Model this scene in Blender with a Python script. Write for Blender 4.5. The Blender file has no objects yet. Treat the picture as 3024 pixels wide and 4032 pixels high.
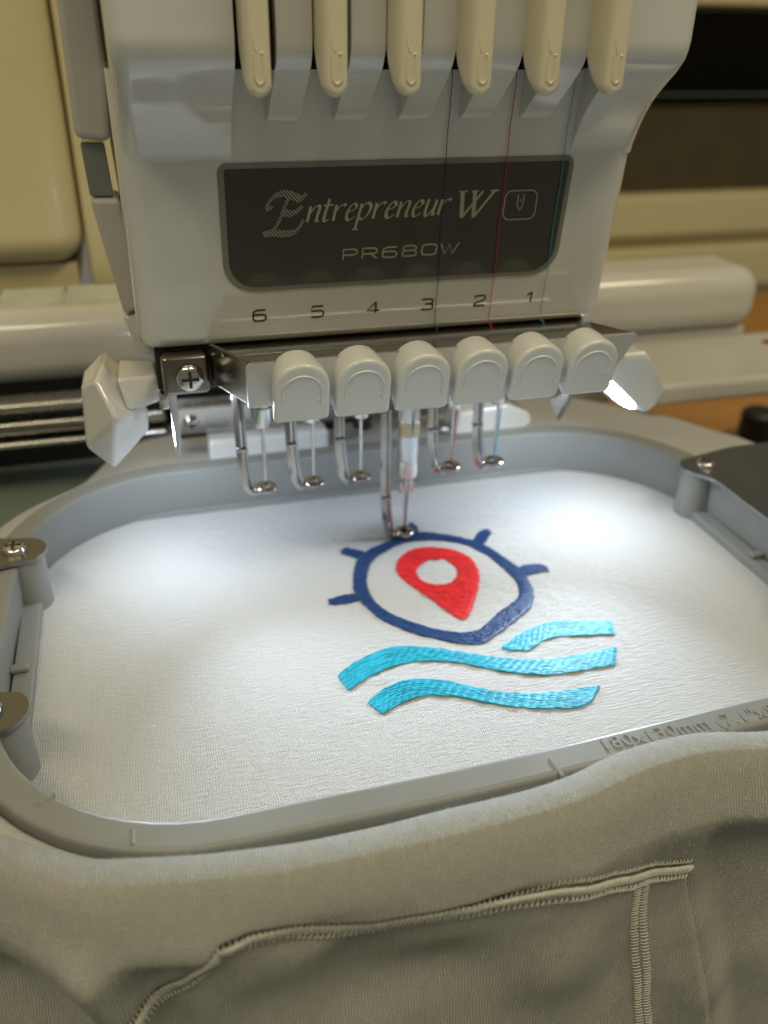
import bpy, bmesh, math, random
from mathutils import Vector, Matrix, noise
random.seed(7)
S = 0.001                                   # all helper coordinates are millimetres
SC = bpy.context.scene
COL = SC.collection

# ------------------------------------------------------------------ camera
cam_d = bpy.data.cameras.new('camera'); cam = bpy.data.objects.new('camera', cam_d); COL.objects.link(cam)
RX = Vector((0.96283045, -0.26972389, 0.01437174)); UP = Vector((0.12135432, 0.47950599, 0.86910709)); FW = Vector((0.24131029, 0.8350587, -0.49441513))
m = Matrix((RX, UP, -FW)).transposed().to_4x4(); m.translation = Vector((-59.94, -168.28, 130.54)) * S
cam.matrix_world = m
cam_d.sensor_fit = 'VERTICAL'; cam_d.sensor_height = 36; cam_d.lens = 36 * 3419.77 / 4032
cam_d.clip_start = 0.005; cam_d.clip_end = 20
cam_d.dof.use_dof = True; cam_d.dof.focus_distance = 0.172; cam_d.dof.aperture_fstop = 13
SC.camera = cam

# ------------------------------------------------------------------ world + room lamps
w = bpy.data.worlds.new('World'); SC.world = w; w.use_nodes = True
bg = w.node_tree.nodes['Background']; bg.inputs[0].default_value = (1.0, 0.93, 0.70, 1); bg.inputs[1].default_value = 0.15
def area(name, loc, target, sx, sy, power, col):
    l = bpy.data.lights.new(name, 'AREA'); l.shape = 'RECTANGLE'; l.size = sx; l.size_y = sy; l.energy = power; l.color = col
    o = bpy.data.objects.new(name, l); COL.objects.link(o); o.location = loc
    o.rotation_euler = (Vector(target) - Vector(loc)).to_track_quat('-Z', 'Y').to_euler(); return o
area('ceiling_lamp', (-0.7, -0.6, 1.5), (-0.1, 0.1, 0), 1.2, 0.18, 9.5, (1, 0.88, 0.58))
area('ceiling_lamp', (0.6, -0.6, 1.5), (0.1, 0.1, 0), 1.2, 0.18, 11.5, (1, 0.87, 0.57))
SC.view_settings.view_transform = 'Standard'; SC.view_settings.look = 'None'
SC.view_settings.exposure = 0.0; SC.view_settings.gamma = 1.0
SC.view_settings.use_curve_mapping = False
SC.cycles.use_denoising = True

# ------------------------------------------------------------------ materials
def mat(name, col, rough=0.4, metal=0.0, coat=0.0, var=0.04, vscale=60, bump=0.0, bscale=600, spec=0.5, sheen=0.0, emis=None):
    M = bpy.data.materials.new(name); M.use_nodes = True; nt = M.node_tree; b = nt.nodes['Principled BSDF']
    b.inputs['Base Color'].default_value = (*col, 1); b.inputs['Roughness'].default_value = rough; b.inputs['Metallic'].default_value = metal
    b.inputs['Coat Weight'].default_value = coat; b.inputs['Coat Roughness'].default_value = 0.06; b.inputs['Specular IOR Level'].default_value = spec
    b.inputs['Sheen Weight'].default_value = sheen
    tc = nt.nodes.new('ShaderNodeTexCoord')
    if var:
        n = nt.nodes.new('ShaderNodeTexNoise'); n.inputs['Scale'].default_value = vscale; n.inputs['Detail'].default_value = 5
        nt.links.new(tc.outputs['Object'], n.inputs['Vector'])
        r = nt.nodes.new('ShaderNodeValToRGB'); e = r.color_ramp.elements
        e[0].position = .3; e[1].position = .7
        e[0].color = (*[c * (1 - var) for c in col], 1); e[1].color = (*[min(1, c * (1 + var)) for c in col], 1)
        nt.links.new(n.outputs['Fac'], r.inputs['Fac']); nt.links.new(r.outputs['Color'], b.inputs['Base Color'])
        mr = nt.nodes.new('ShaderNodeMapRange'); mr.inputs['To Min'].default_value = rough * .8; mr.inputs['To Max'].default_value = min(1, rough * 1.25)
        nt.links.new(n.outputs['Fac'], mr.inputs['Value']); nt.links.new(mr.outputs['Result'], b.inputs['Roughness'])
    if bump:
        n2 = nt.nodes.new('ShaderNodeTexNoise'); n2.inputs['Scale'].default_value = bscale; n2.inputs['Detail'].default_value = 3
        nt.links.new(tc.outputs['Object'], n2.inputs['Vector'])
        bp = nt.nodes.new('ShaderNodeBump'); bp.inputs['Strength'].default_value = bump; bp.inputs['Distance'].default_value = 0.0002
        nt.links.new(n2.outputs['Fac'], bp.inputs['Height']); nt.links.new(bp.outputs['Normal'], b.inputs['Normal'])
    if emis:
        b.inputs['Emission Color'].default_value = (*emis[0], 1); b.inputs['Emission Strength'].default_value = emis[1]
    return M

def fabric_mat(name, col, wale=0.9, course=0.75, strength=0.6, shade_speck=0.05, slub=2.6, fuzz=2.2, wk=.5, dist=.00022):
    M = bpy.data.materials.new(name); M.use_nodes = True; nt = M.node_tree; b = nt.nodes['Principled BSDF']; L = nt.links.new
    def N(t): return nt.nodes.new(t)
    def mth(op, a, bb=None, c=None):
        n = N('ShaderNodeMath'); n.operation = op
        for i, v in enumerate((a, bb, c)):
            if v is None: continue
            if isinstance(v, (int, float)): n.inputs[i].default_value = v
            else: L(v, n.inputs[i])
        return n.outputs[0]
    uv = N('ShaderNodeUVMap'); nz = N('ShaderNodeTexNoise'); nz.inputs['Scale'].default_value = 0.35; nz.inputs['Detail'].default_value = 3
    L(uv.outputs[0], nz.inputs['Vector'])
    sx = N('ShaderNodeSeparateXYZ'); L(uv.outputs[0], sx.inputs[0])
    wob = mth('MULTIPLY', mth('SUBTRACT', nz.outputs['Fac'], .5), 0.9)
    u = mth('DIVIDE', mth('ADD', sx.outputs['X'], wob), wale); v = mth('DIVIDE', mth('ADD', sx.outputs['Y'], wob), course)
    fu = mth('ABSOLUTE', mth('SUBTRACT', mth('FRACT', u), 0.5))                     # 0 wale centre .. .5 gap
    ridge = mth('SINE', mth('MULTIPLY', mth('ADD', v, mth('MULTIPLY', fu, 1.1)), 2 * math.pi))
    hcol = mth('COSINE', mth('MULTIPLY', mth('SUBTRACT', fu, .25), 4 * math.pi * .9))
    h = mth('ADD', mth('MULTIPLY', hcol, wk), mth('MULTIPLY', ridge, .14))
    fz = N('ShaderNodeTexNoise'); fz.inputs['Scale'].default_value = 2.2; fz.inputs['Detail'].default_value = 6; fz.inputs['Roughness'].default_value = .7
    L(uv.outputs[0], fz.inputs['Vector'])
    # slubby yarns drawn out along the courses
    mp = N('ShaderNodeMapping'); mp.inputs['Scale'].default_value = (0.35, 1.4, 1); L(uv.outputs[0], mp.inputs['Vector'])
    sl = N('ShaderNodeTexNoise'); sl.inputs['Scale'].default_value = 1.0; sl.inputs['Detail'].default_value = 4; L(mp.outputs[0], sl.inputs['Vector'])
    h2 = mth('ADD', mth('ADD', h, mth('MULTIPLY', fz.outputs['Fac'], fuzz)), mth('MULTIPLY', sl.outputs['Fac'], slub))
    bp = N('ShaderNodeBump'); bp.inputs['Strength'].default_value = strength; bp.inputs['Distance'].default_value = dist
    L(h2, bp.inputs['Height']); L(bp.outputs['Normal'], b.inputs['Normal'])
    r = N('ShaderNodeValToRGB'); e = r.color_ramp.elements; e[0].position = -0.0; e[1].position = .8
    e[0].color = (*[c * (1 - shade_speck * 2.2) for c in col], 1); e[1].color = (*[min(1, c * (1 + shade_speck * .4)) for c in col], 1)
    L(mth('MULTIPLY', mth('ADD', h, 1.2), mth('MULTIPLY', fz.outputs['Fac'], .8)), r.inputs['Fac']); L(r.outputs['Color'], b.inputs['Base Color'])  # base colour darkens in the knit hollows: painted shade mixed with random flecks
    b.inputs['Roughness'].default_value = .95; b.inputs['Specular IOR Level'].default_value = .15; b.inputs['Sheen Weight'].default_value = .25; b.inputs['Sheen Roughness'].default_value = .5
    return M

def wood_mat(name):
    M = mat(name, (0.42, 0.20, 0.05), .35, coat=.2, var=0); nt = M.node_tree; b = nt.nodes['Principled BSDF']
    tc = nt.nodes.new('ShaderNodeTexCoord'); mp = nt.nodes.new('ShaderNodeMapping'); mp.inputs['Scale'].default_value = (3, 30, 3)
    n = nt.nodes.new('ShaderNodeTexNoise'); n.inputs['Scale'].default_value = 2; n.inputs['Detail'].default_value = 6
    r = nt.nodes.new('ShaderNodeValToRGB'); r.color_ramp.elements[0].color = (.30, .13, .03, 1); r.color_ramp.elements[1].color = (.55, .28, .08, 1)
    nt.links.new(tc.outputs['Object'], mp.inputs[0]); nt.links.new(mp.outputs[0], n.inputs['Vector']); nt.links.new(n.outputs['Fac'], r.inputs[0]); nt.links.new(r.outputs[0], b.inputs['Base Color'])
    return M

def hatch_mat(name, ca, cb):
    M = mat(name, ca, .5, var=0); nt = M.node_tree; b = nt.nodes['Principled BSDF']
    tc = nt.nodes.new('ShaderNodeTexCoord'); mp = nt.nodes.new('ShaderNodeMapping'); mp.inputs['Rotation'].default_value = (0, math.radians(42), 0)
    wv = nt.nodes.new('ShaderNodeTexWave'); wv.inputs['Scale'].default_value = 560; wv.bands_direction = 'X'
    r = nt.nodes.new('ShaderNodeValToRGB'); r.color_ramp.elements[0].position = .42; r.color_ramp.elements[1].position = .5
    r.color_ramp.elements[0].color = (*cb, 1); r.color_ramp.elements[1].color = (*ca, 1)
    nt.links.new(tc.outputs['Object'], mp.inputs[0]); nt.links.new(mp.outputs[0], wv.inputs['Vector']); nt.links.new(wv.outputs['Fac'], r.inputs[0]); nt.links.new(r.outputs[0], b.inputs['Base Color'])
    return M

WHITE = mat('white_plastic', (.70, .70, .68), .16, coat=1.0, var=.015, bump=.03, bscale=900)
TABW = mat('tab_plastic', (.68, .69, .68), .24, coat=.6, var=.015, bump=.04, bscale=1500)
CREAM = mat('cream_plastic', (.70, .60, .36), .4, coat=.1, var=.03, vscale=12)
LEVER = mat('lever_plastic', (.74, .68, .50), .3, coat=.3, var=.02)
GUARD = mat('grey_guard', (.50, .49, .45), .28, coat=.3, var=.03)
SMOKE = mat('dark_window', (.20, .21, .20), .12, coat=.5, var=.05)
HOOP = mat('hoop_plastic', (.25, .256, .245), .42, coat=.05, var=.03, vscale=90, bump=.12, bscale=2200)
CHROME = mat('chrome', (.62, .61, .59), .13, metal=1, var=.03, vscale=200)
STEEL = mat('brushed_steel', (.55, .54, .51), .26, metal=1, var=.08, vscale=150)
FOOT = mat('foot_steel', (.42, .41, .40), .17, metal=1, var=.1, vscale=300)
BARM = mat('needle_bar_metal', (.66, .66, .66), .24, metal=.9, var=.03)
BLKST = mat('dark_polished_steel', (.26, .24, .20), .16, metal=1, var=.1, vscale=80)
SATIN = mat('satin_steel', (.74, .75, .76), .42, metal=.85, var=.03)
DARKPL = mat('dark_bracket_steel', (.30, .295, .28), .33, metal=1, var=.06, vscale=60)
BRASS = mat('brass', (.50, .42, .28), .35, metal=1)
BLACK = mat('black_plastic_and_shade', (.012, .012, .012), .5, var=0)  # for black parts, and for shade filled in as solid black
BASE = mat('dark_base', (.20, .25, .21), .35, coat=.2, var=.2, vscale=25)
PLATE = mat('nameplate_dark', (.035, .033, .022), .22, coat=.6, var=.05, vscale=30)
PFRAME = mat('nameplate_rim', (.22, .22, .18), .35, var=.03)
INK = mat('black_ink', (.015, .015, .013), .5, var=0)
PRINT = mat('silver_print', (.42, .38, .27), .5, var=0)
REDINK = mat('red_print', (.20, .02, .03), .5, var=0)
HATCH = hatch_mat('hatched_print', (.36, .33, .24), (.05, .046, .03))
LED = mat('led_lens', (1, 1, 1), .4, var=0, emis=((.74, .86, 1), 128))
FAB = fabric_mat('white_knit', (.67, .67, .665), 1.0, .85, 1.0, .08, 3.8, 3.0, .45)
FABD = fabric_mat('drape_knit', (.78, .785, .715), 1.0, .85, .9, .14, 1.0, 3.0, 1.1, .0005)
SEAM = mat('seam_yarn', (.55, .555, .495), .9, var=.1, vscale=700, bump=.8, bscale=2500, sheen=.2, spec=.15)
def threadmat(n, c):
    M = mat(n, c, .46, var=0, sheen=.1, spec=.4); nt = M.node_tree; b = nt.nodes['Principled BSDF']; g = nt.nodes.new('ShaderNodeNewGeometry')
    r = nt.nodes.new('ShaderNodeValToRGB'); r.color_ramp.elements[0].color = (*[v*.66 for v in c], 1); r.color_ramp.elements[1].color = (*[min(1, v*1.22) for v in c], 1)
    nt.links.new(g.outputs['Random Per Island'], r.inputs[0]); nt.links.new(r.outputs[0], b.inputs['Base Color']); return M
NAVY = threadmat('navy_thread', (.009, .050, .185)); RED = threadmat('red_thread', (.72, .016, .020)); TEAL = threadmat('teal_thread', (.016, .40, .57))
WOOD = wood_mat('wood_table')
BROWN = mat('brown_panel', (.055, .044, .020), .5, var=.3, vscale=8)
DBROWN = mat('dark_recess', (.022, .018, .010), .6, var=.3, vscale=8)
BODYC = mat('body_cream', (.62, .54, .32), .35, coat=.2, var=.03, vscale=8)
COVER = mat('cover_white', (.54, .52, .47), .16, coat=.5, var=.03, vscale=20)
LABELM = mat('label_plate', (.48, .50, .42), .4, var=.1, vscale=90)

# ------------------------------------------------------------------ mesh helpers
def finish(bm, name, material, parent, sharp=38, smooth=True):
    bmesh.ops.recalc_face_normals(bm, faces=bm.faces)
    for f in bm.faces: f.smooth = smooth
    for e in bm.edges:
        if len(e.link_faces) == 2 and e.calc_face_angle(0) > math.radians(sharp): e.smooth = False
    bmesh.ops.scale(bm, vec=(S, S, S), verts=bm.verts)
    me = bpy.data.meshes.new(name); bm.to_mesh(me); bm.free(); me.materials.append(material)
    o = bpy.data.objects.new(name, me); COL.objects.link(o)
    if len(me.polygons) < 4000:
        wm = o.modifiers.new('weighted_normal', 'WEIGHTED_NORMAL'); wm.keep_sharp = True; wm.weight = 80
    if parent is not None: o.parent = parent
    return o
def thing(name, label, cat, group=None):
    o = bpy.data.objects.new(name, None); COL.objects.link(o); o['label'] = label; o['category'] = cat; o.empty_display_size = .01
    if group: o['group'] = group
    return o
def tag(o, label, cat, group=None):
    o['label'] = label; o['category'] = cat
    if group: o['group'] = group
    return o
def bev(bm, r, seg=3, ang=30, sel=None):
    bmesh.ops.recalc_face_normals(bm, faces=bm.faces); bm.normal_update()
    ed = [e for e in bm.edges if len(e.link_faces) == 2 and e.calc_face_angle(0) > math.radians(ang) and (sel is None or sel(e))]
    if r and ed: bmesh.ops.bevel(bm, geom=ed, offset=r, segments=seg, affect='EDGES', profile=.5, clamp_overlap=True)
def box_bm(bm, x0, x1, y0, y1, z0, z1):
    v = [bm.verts.new(p) for p in ((x0,y0,z0),(x1,y0,z0),(x1,y1,z0),(x0,y1,z0),(x0,y0,z1),(x1,y0,z1),(x1,y1,z1),(x0,y1,z1))]
    for f in ((0,3,2,1),(4,5,6,7),(0,1,5,4),(1,2,6,5),(2,3,7,6),(3,0,4,7)): bm.faces.new([v[i] for i in f])
def box(name, x0, x1, y0, y1, z0, z1, material, parent, r=.4, seg=2):
    bm = bmesh.new(); box_bm(bm, x0, x1, y0, y1, z0, z1); bev(bm, r, seg); return finish(bm, name, material, parent)
def prism_bm(bm, pts, d):                       # pts 3D ring, d extrude vector
    a = [bm.verts.new(p) for p in pts]; d = Vector(d); b = [bm.verts.new(Vector(p) + d) for p in pts]
    n = len(pts); bm.faces.new(a); bm.faces.new(b[::-1])
    for i in range(n): bm.faces.new((a[i], b[i], b[(i+1) % n], a[(i+1) % n]))
def prism(name, pts, d, material, parent, r=.4, seg=2, sharp=38, ang=30):
    bm = bmesh.new(); prism_bm(bm, pts, d); bmesh.ops.recalc_face_normals(bm, faces=bm.faces); bev(bm, r, seg, ang); return finish(bm, name, material, parent, sharp)
def lathe_bm(bm, prof, c, seg=32, axis=None):   # prof [(r,h)], closed caps, axis Vector
    q = Vector((0,0,1)).rotation_difference(Vector(axis).normalized()) if axis is not None else None
    rings = []
    for r, h in prof:
        ring = []
        for i in range(seg):
            a = 2*math.pi*i/seg; p = Vector((r*math.cos(a), r*math.sin(a), h))
            if q: p = q @ p
            ring.append(bm.verts.new(p + Vector(c)))
        rings.append(ring)
    for a, b in zip(rings, rings[1:]):
        for i in range(seg): bm.faces.new((a[i], a[(i+1)%seg], b[(i+1)%seg], b[i]))
    bm.faces.new(rings[0][::-1]); bm.faces.new(rings[-1])
def lathe(name, prof, c, material, parent, seg=32, axis=None, sharp=38):
    bm = bmesh.new(); lathe_bm(bm, prof, c, seg, axis); return finish(bm, name, material, parent, sharp)
def frames(path):
    T = []
    for i in range(len(path)):
        a = path[max(0, i-1)]; b = path[min(len(path)-1, i+1)]; T.append((b - a).normalized())
    ref = Vector((0,0,1)) if abs(T[0].z) < .9 else Vector((0,1,0))
    n = (ref - T[0]*ref.dot(T[0])).normalized(); out = []
    for t in T:
        n = (n - t*n.dot(t)).normalized(); out.append((t, n, t.cross(n)))
    return out
def tube_bm(bm, path, r, seg=8, flat=1.0, rfun=None):
    path = [Vector(p) for p in path]; fr = frames(path); rings = []
    for i, (p, (t, n, b)) in enumerate(zip(path, fr)):
        rr = rfun(i/(len(path)-1)) if rfun else r
        rings.append([bm.verts.new(p + n*math.cos(2*math.pi*k/seg)*rr + b*math.sin(2*math.pi*k/seg)*rr*flat) for k in range(seg)])
    for a, b in zip(rings, rings[1:]):
        for k in range(seg): bm.faces.new((a[k], a[(k+1)%seg], b[(k+1)%seg], b[k]))
    bm.faces.new(rings[0][::-1]); bm.faces.new(rings[-1])
def tube(name, path, r, material, parent, seg=10, rfun=None, flat=1.0):
    bm = bmesh.new(); tube_bm(bm, path, r, seg, flat, rfun); return finish(bm, name, material, parent, 60)
def catmull(pts, n=6, closed=False):
    P = [Vector(p) for p in pts]; out = []; m_ = len(P)
    rng = range(m_) if closed else range(m_-1)
    for i in rng:
        p0 = P[(i-1) % m_] if closed or i > 0 else P[i]*2 - P[i+1]
        p1 = P[i]; p2 = P[(i+1) % m_]; p3 = P[(i+2) % m_] if closed or i+2 < m_ else p2*2 - p1
        for k in range(n):
            t = k/n
            out.append(.5*((2*p1) + (p2-p0)*t + (2*p0-5*p1+4*p2-p3)*t*t + (3*p1-p0-3*p2+p3)*t**3))
    if not closed: out.append(P[-1])
    return out
def hull(name, pts, material, parent, r=.6, seg=3):
    bm = bmesh.new()
    for p in pts: bm.verts.new(p)
    res = bmesh.ops.convex_hull(bm, input=bm.verts)
    junk = [g for g in res['geom_interior'] if isinstance(g, bmesh.types.BMVert)] + [v for v in bm.verts if not v.link_faces]
    if junk: bmesh.ops.delete(bm, geom=list(set(junk)), context='VERTS')
    bmesh.ops.dissolve_limit(bm, angle_limit=math.radians(17), verts=bm.verts, edges=bm.edges)
    bev(bm, r, seg, 18); return finish(bm, name, material, parent, 33)
def screw(name, c, r, axis, material, parent):
    a = Vector(axis).normalized()
    o = lathe(name, [(r*.98, 0), (r, r*.12), (r*.93, r*.36), (r*.72, r*.5), (r*.35, r*.57), (.02, r*.58)], c, material, parent, 32, axis, 60)
    q = Vector((0,0,1)).rotation_difference(a); bm = bmesh.new()
    for k in range(2):
        L_, W_ = (r*.62, r*.11) if k == 0 else (r*.11, r*.62)
        pts = [q @ Vector(p) + Vector(c) for p in ((-L_,-W_,r*.5+.003*k),(L_,-W_,r*.5+.003*k),(L_,W_,r*.5+.003*k),(-L_,W_,r*.5+.003*k))]
        prism_bm(bm, pts, a*(r*.10))
    finish(bm, 'cross_slot', BLACK, o)
    return o
def join_uv(me, uvs):                            # uvs per vertex in mm
    l = me.uv_layers.new(name='UVMap')
    for i, lp in enumerate(me.loops): l.data[i].uv = uvs[lp.vertex_index]
def grid(name, rows, material, parent, uvs, closed=False, smooth=True):
    nr = len(rows); nc = len(rows[0]); V = [tuple(c*S for c in p) for r_ in rows for p in r_]; F = []
    for i in range(nr-1):
        for j in range(nc if closed else nc-1):
            k = (j+1) % nc; F.append((i*nc+j, i*nc+k, (i+1)*nc+k, (i+1)*nc+j))
    me = bpy.data.meshes.new(name); me.from_pydata(V, [], F); me.materials.append(material)
    for p in me.polygons: p.use_smooth = smooth
    join_uv(me, [q for r_ in uvs for q in r_])
    o = bpy.data.objects.new(name, me); COL.objects.link(o)
    if parent is not None: o.parent = parent
    return o
def nz(x, y, z=0): return noise.noise(Vector((x, y, z)))
def sst(a, b, x):
    t = max(0, min(1, (x-a)/(b-a))); return t*t*(3-2*t)

# ================================================================== SETTING: table and shelving behind
tb = box('wood_table', -700, 900, 40, 430, -90, -60, WOOD, None, 2); tag(tb, 'warm brown wooden table top under the machine', 'table')
sh = thing('shelving_unit', 'cream and dark brown shelving unit in the blurred background', 'shelf')
box('upper_shelf', 270, 1400, 680, 960, 145.5, 210, BODYC, sh, 4)
box('recess_panel', 240, 1400, 900, 915, 52, 145, DBROWN, sh, 0)
box('brown_panel', 240, 1400, 700, 899, -28, 51.5, BROWN, sh, 2)
box('cream_ledge', 240, 1400, 680, 899, -72, -28.5, BODYC, sh, 6)
box('ledge_groove', 240, 1400, 695, 899, -83, -72.4, CREAM, sh, 0)
box('lower_ledge', 240, 1400, 676, 899, -131, -83.4, BODYC, sh, 6)
box('side_foot', 240, 1400, 700, 899, -500, -131.5, BODYC, sh, 2)

# ================================================================== EMBROIDERY MACHINE
MC = thing('embroidery_machine', 'white six-needle embroidery machine stitching the hooped garment', 'machine')
# ---- rear body and carriage
box('body_panel', -420, -77, 172, 330, 49, 330, BODYC, MC, 12, 6)
box('recessed_panel', -76.5, 70, 178, 330, 40, 330, BODYC, MC, 2)
box('base_gap', -400, -81, 180, 300, 40, 48.8, CREAM, MC, 0)
cv = box('carriage_cover', -420, 188, 130, 166, 19, 44.5, COVER, MC, 10, 8)
for x0, x1 in ((-230, -107.5), (-106.3, -85.5), (-84.3, -62)):
    box('label_plate', x0, x1, 141, 163, 44.3, 44.9, LABELM, cv, .4)
box('cover_end_base', 100, 186, 134, 172, -10, 20.8, COVER, MC, 3)
box('carriage_gap', -400, 100, 134, 170, 8, 20.8, BLACK, MC, 0)
for i, (z0, z1, y0) in enumerate(((17.2, 20.4, 114), (10.4, 14.8, 112), (6.6, 8.8, 110))):
    box('steel_rail', -400, -56, y0, y0+10, z0, z1, STEEL, MC, 1.2, 3)
box('rail_bed', -400, -30, 137, 160, -11, 7.8, BLACK, MC, 0)
box('base_plate', -420, 40, 70, 300, -30, -12, BASE, MC, 1.5)
screw('base_screw', (-103, 86, -12.2), 1.6, (0,0,1), STEEL, MC)
arm = box('carriage_arm', 116, 330, 86, 133, 9, 17.5, COVER, MC, 2.5, 4)
bm = bmesh.new(); lathe_bm(bm, [(3.2, 17.5), (3.2, 17.62)], (186, 119, 0), 20); finish(bm, 'red_mark', REDINK, arm)
lathe('rubber_foot', [(8, -60), (9, -56), (9, -45), (7, -43)], (243, 180, 0), BLACK, MC, 28)
# ---- hoop holder parts seen behind the needles
hb = box('holder_bar', -54, 4, 84, 92, 17.5, 26.5, STEEL, MC, .8)
screw('holder_screw', (-49.3, 84, 21.3), 2.6, (0,-1,0), CHROME, hb)
box('holder_shadow_strip', -54, 4, 86, 93, 15.3, 17.2, BLACK, MC, .3)  # black strip standing in for the shadow line under the holder bar
box('upper_bar', -54, 30, 96, 110, 26.9, 38, STEEL, MC, 1)
box('white_shoe', -45, -7, 79, 94, 9.2, 16.8, WHITE, MC, 1.6, 4)
box('shoe_pin', -6.8, -3, 83, 88, 11, 15, STEEL, MC, .6)
prism('white_shoe', [(35.5,79,9.8),(61,79,9.8),(63.5,79,12),(62,79,15.5),(54,79,19.5),(36.5,79,17.8)], (0,15,0), WHITE, MC, 1.1, 3)
lathe('steel_knob', [(2.2, 0), (3.6, .6), (4.2, 2.4), (3.6, 4.4), (1.6, 5.4)], (31.5, 84, 9.5), DARKPL, MC, 28, (0,-1,0))
lathe('black_peg', [(3, 0), (3, 5), (2.4, 5.6)], (5, 84, 14.5), BLACK, MC, 24)
box('lower_bracket', 6, 34, 88, 98, 14, 26, DARKPL, MC, 1)

# ---- needle head cover: leaning lower panel
PY = lambda z: 21.3 - .14*(z - 72)
def PT(x, z, out=0.0): return Vector((x, PY(z), z)) + Vector((0, -.9903, -.1386))*out
bm = bmesh.new()
prism_bm(bm, [(-61.2, PY(65.8), 65.8), (-61.2, PY(121.8), 121.8), (-61.2, 60, 121.8), (-61.2, 60, 65.8)], (112.0, 0, 0))
bmesh.ops.recalc_face_normals(bm, faces=bm.faces)
bev(bm, 5.0, 6, 30, lambda e: abs(e.verts[0].co.x - e.verts[1].co.x) < 1 and max(e.verts[0].co.y, e.verts[1].co.y) < 30)
bev(bm, 3.0, 4, 30, lambda e: (e.verts[0].co.z + e.verts[1].co.z)/2 < 67 and max(v.co.y for v in e.verts) < 58)
hd = finish(bm, 'front_panel', WHITE, MC, 32)
# upper overhanging section: side blocks and the dividers between the lever slots
def prof_block(x):
    pts = [(0, 175), (0, 127.6), (.3, 125.6), (1.2, 123.5), (3, 121.6), (5.6, 119.6), (8.4, 117.4), (11, 115), (13.2, 112.2), (14.7, 109.8), (15.5, 108.2), (16.0, 107.2), (16.38, 106.5), (PY(105.8)-.03, 105.8), (PY(105.2)+.1, 105.2), (30, 105.2), (30, 175)]
    return [(x, a, b) for a, b in pts]
def prof(x, end=113.0, ytop=0.0):
    return [(x, ytop, 175), (x, ytop, 127.2), (x, ytop+.35, 125.2), (x, ytop+1.5, 123.2), (x, ytop+3.6, 121.2), (x, ytop+6.4, 119.0), (x, ytop+9.6, 116.6), (x, ytop+12.6, end+1.3), (x, PY(end)-.35, end), (x, PY(end)+.6, end), (x, PY(122)+.6, 122), (x, 30, 122.2), (x, 30, 175)]
def side_block(name, x0, x1, end, left):
    bm = bmesh.new(); prism_bm(bm, prof_block(x0), (x1-x0, 0, 0)); bmesh.ops.recalc_face_normals(bm, faces=bm.faces)
    xo = x0 if left else x1
    bev(bm, 3.6, 5, 40, lambda e: all(abs(v.co.x-xo) < .01 and v.co.y < 17 for v in e.verts))
    return finish(bm, name, WHITE, MC, 34)
side_block('side_block', -60.2, -39.1, 110.5, True)
side_block('side_block', 34.4, 50.8, 110.5, False)
for k in range(5):
    prism('slot_divider', prof(-32 + 13.28*k, 112.8), (6.5, 0, 0), WHITE, MC, .35, 2, 34, 50)
for k in range(6):
    x_ = -32 + 13.28*k if k < 5 else 34.4
    box('slot_shade_plate', x_-.5, x_-.12, 2.6, 27, 122.3, 175, BLACK, MC, 0)  # black plates added to deepen the shade of the dark slot interior
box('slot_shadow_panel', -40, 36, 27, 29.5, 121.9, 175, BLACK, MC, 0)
box('head_core', -58, 48, 30.3, 62, 121.9, 175, BLACK, MC, 0)
for k in range(6):
    xc = -36.3 + 13.12*k; hw = 2.1
    bm = bmesh.new(); rings = []
    for y_, ins, zb in ((-8.3, .95, 119.6), (-8.1, .5, 119.1), (-7.6, .15, 118.7), (-6.9, 0, 118.5), (-5.2, 0, 118.6), (-3.0, 0, 119.6), (-.8, 0, 121.6), (.8, 0, 124.4), (1.6, 0, 127.5)):
        h_ = hw - ins; ring = [(xc - h_, y_, 175), (xc - h_, y_, zb + h_ + 1)]
        ring += [(xc - h_*math.cos(math.pi*i/12), y_, zb + h_ - h_*math.sin(math.pi*i/12)) for i in range(13)]
        ring += [(xc + h_, y_, zb + h_ + 1), (xc + h_, y_, 175)]
        rings.append([bm.verts.new(p) for p in ring])
    n_ = len(rings[0])
    for a, b in zip(rings, rings[1:]):
        for i in range(n_): bm.faces.new((a[i], a[(i+1) % n_], b[(i+1) % n_], b[i]))
    bm.faces.new(rings[0]); bm.faces.new(rings[-1][::-1])
    lv = finish(bm, 'thread_lever', LEVER, MC, 55)
    pth = catmull([(xc-.75, -8.32, 125.2), (xc-.75, -8.32, 121.8), (xc-.55, -8.3, 121.0), (xc, -8.25, 120.65), (xc+.55, -8.3, 121.0), (xc+.75, -8.32, 121.8), (xc+.75, -8.32, 125.0)], 4)
    tube('finger_ridge', pth, .27, LEVER, lv, 8)
    tube('notch_ridge', [(xc-1.0, -8.3, 128.4), (xc-.9, -8.34, 127.4), (xc-.45, -8.3, 125.6)], .22, LEVER, lv, 8, lambda t: .06 + .16*t)
    tube('notch_ridge', [(xc+.3, -8.3, 125.2), (xc+.8, -8.32, 125.25)], .2, LEVER, lv, 8)
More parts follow.
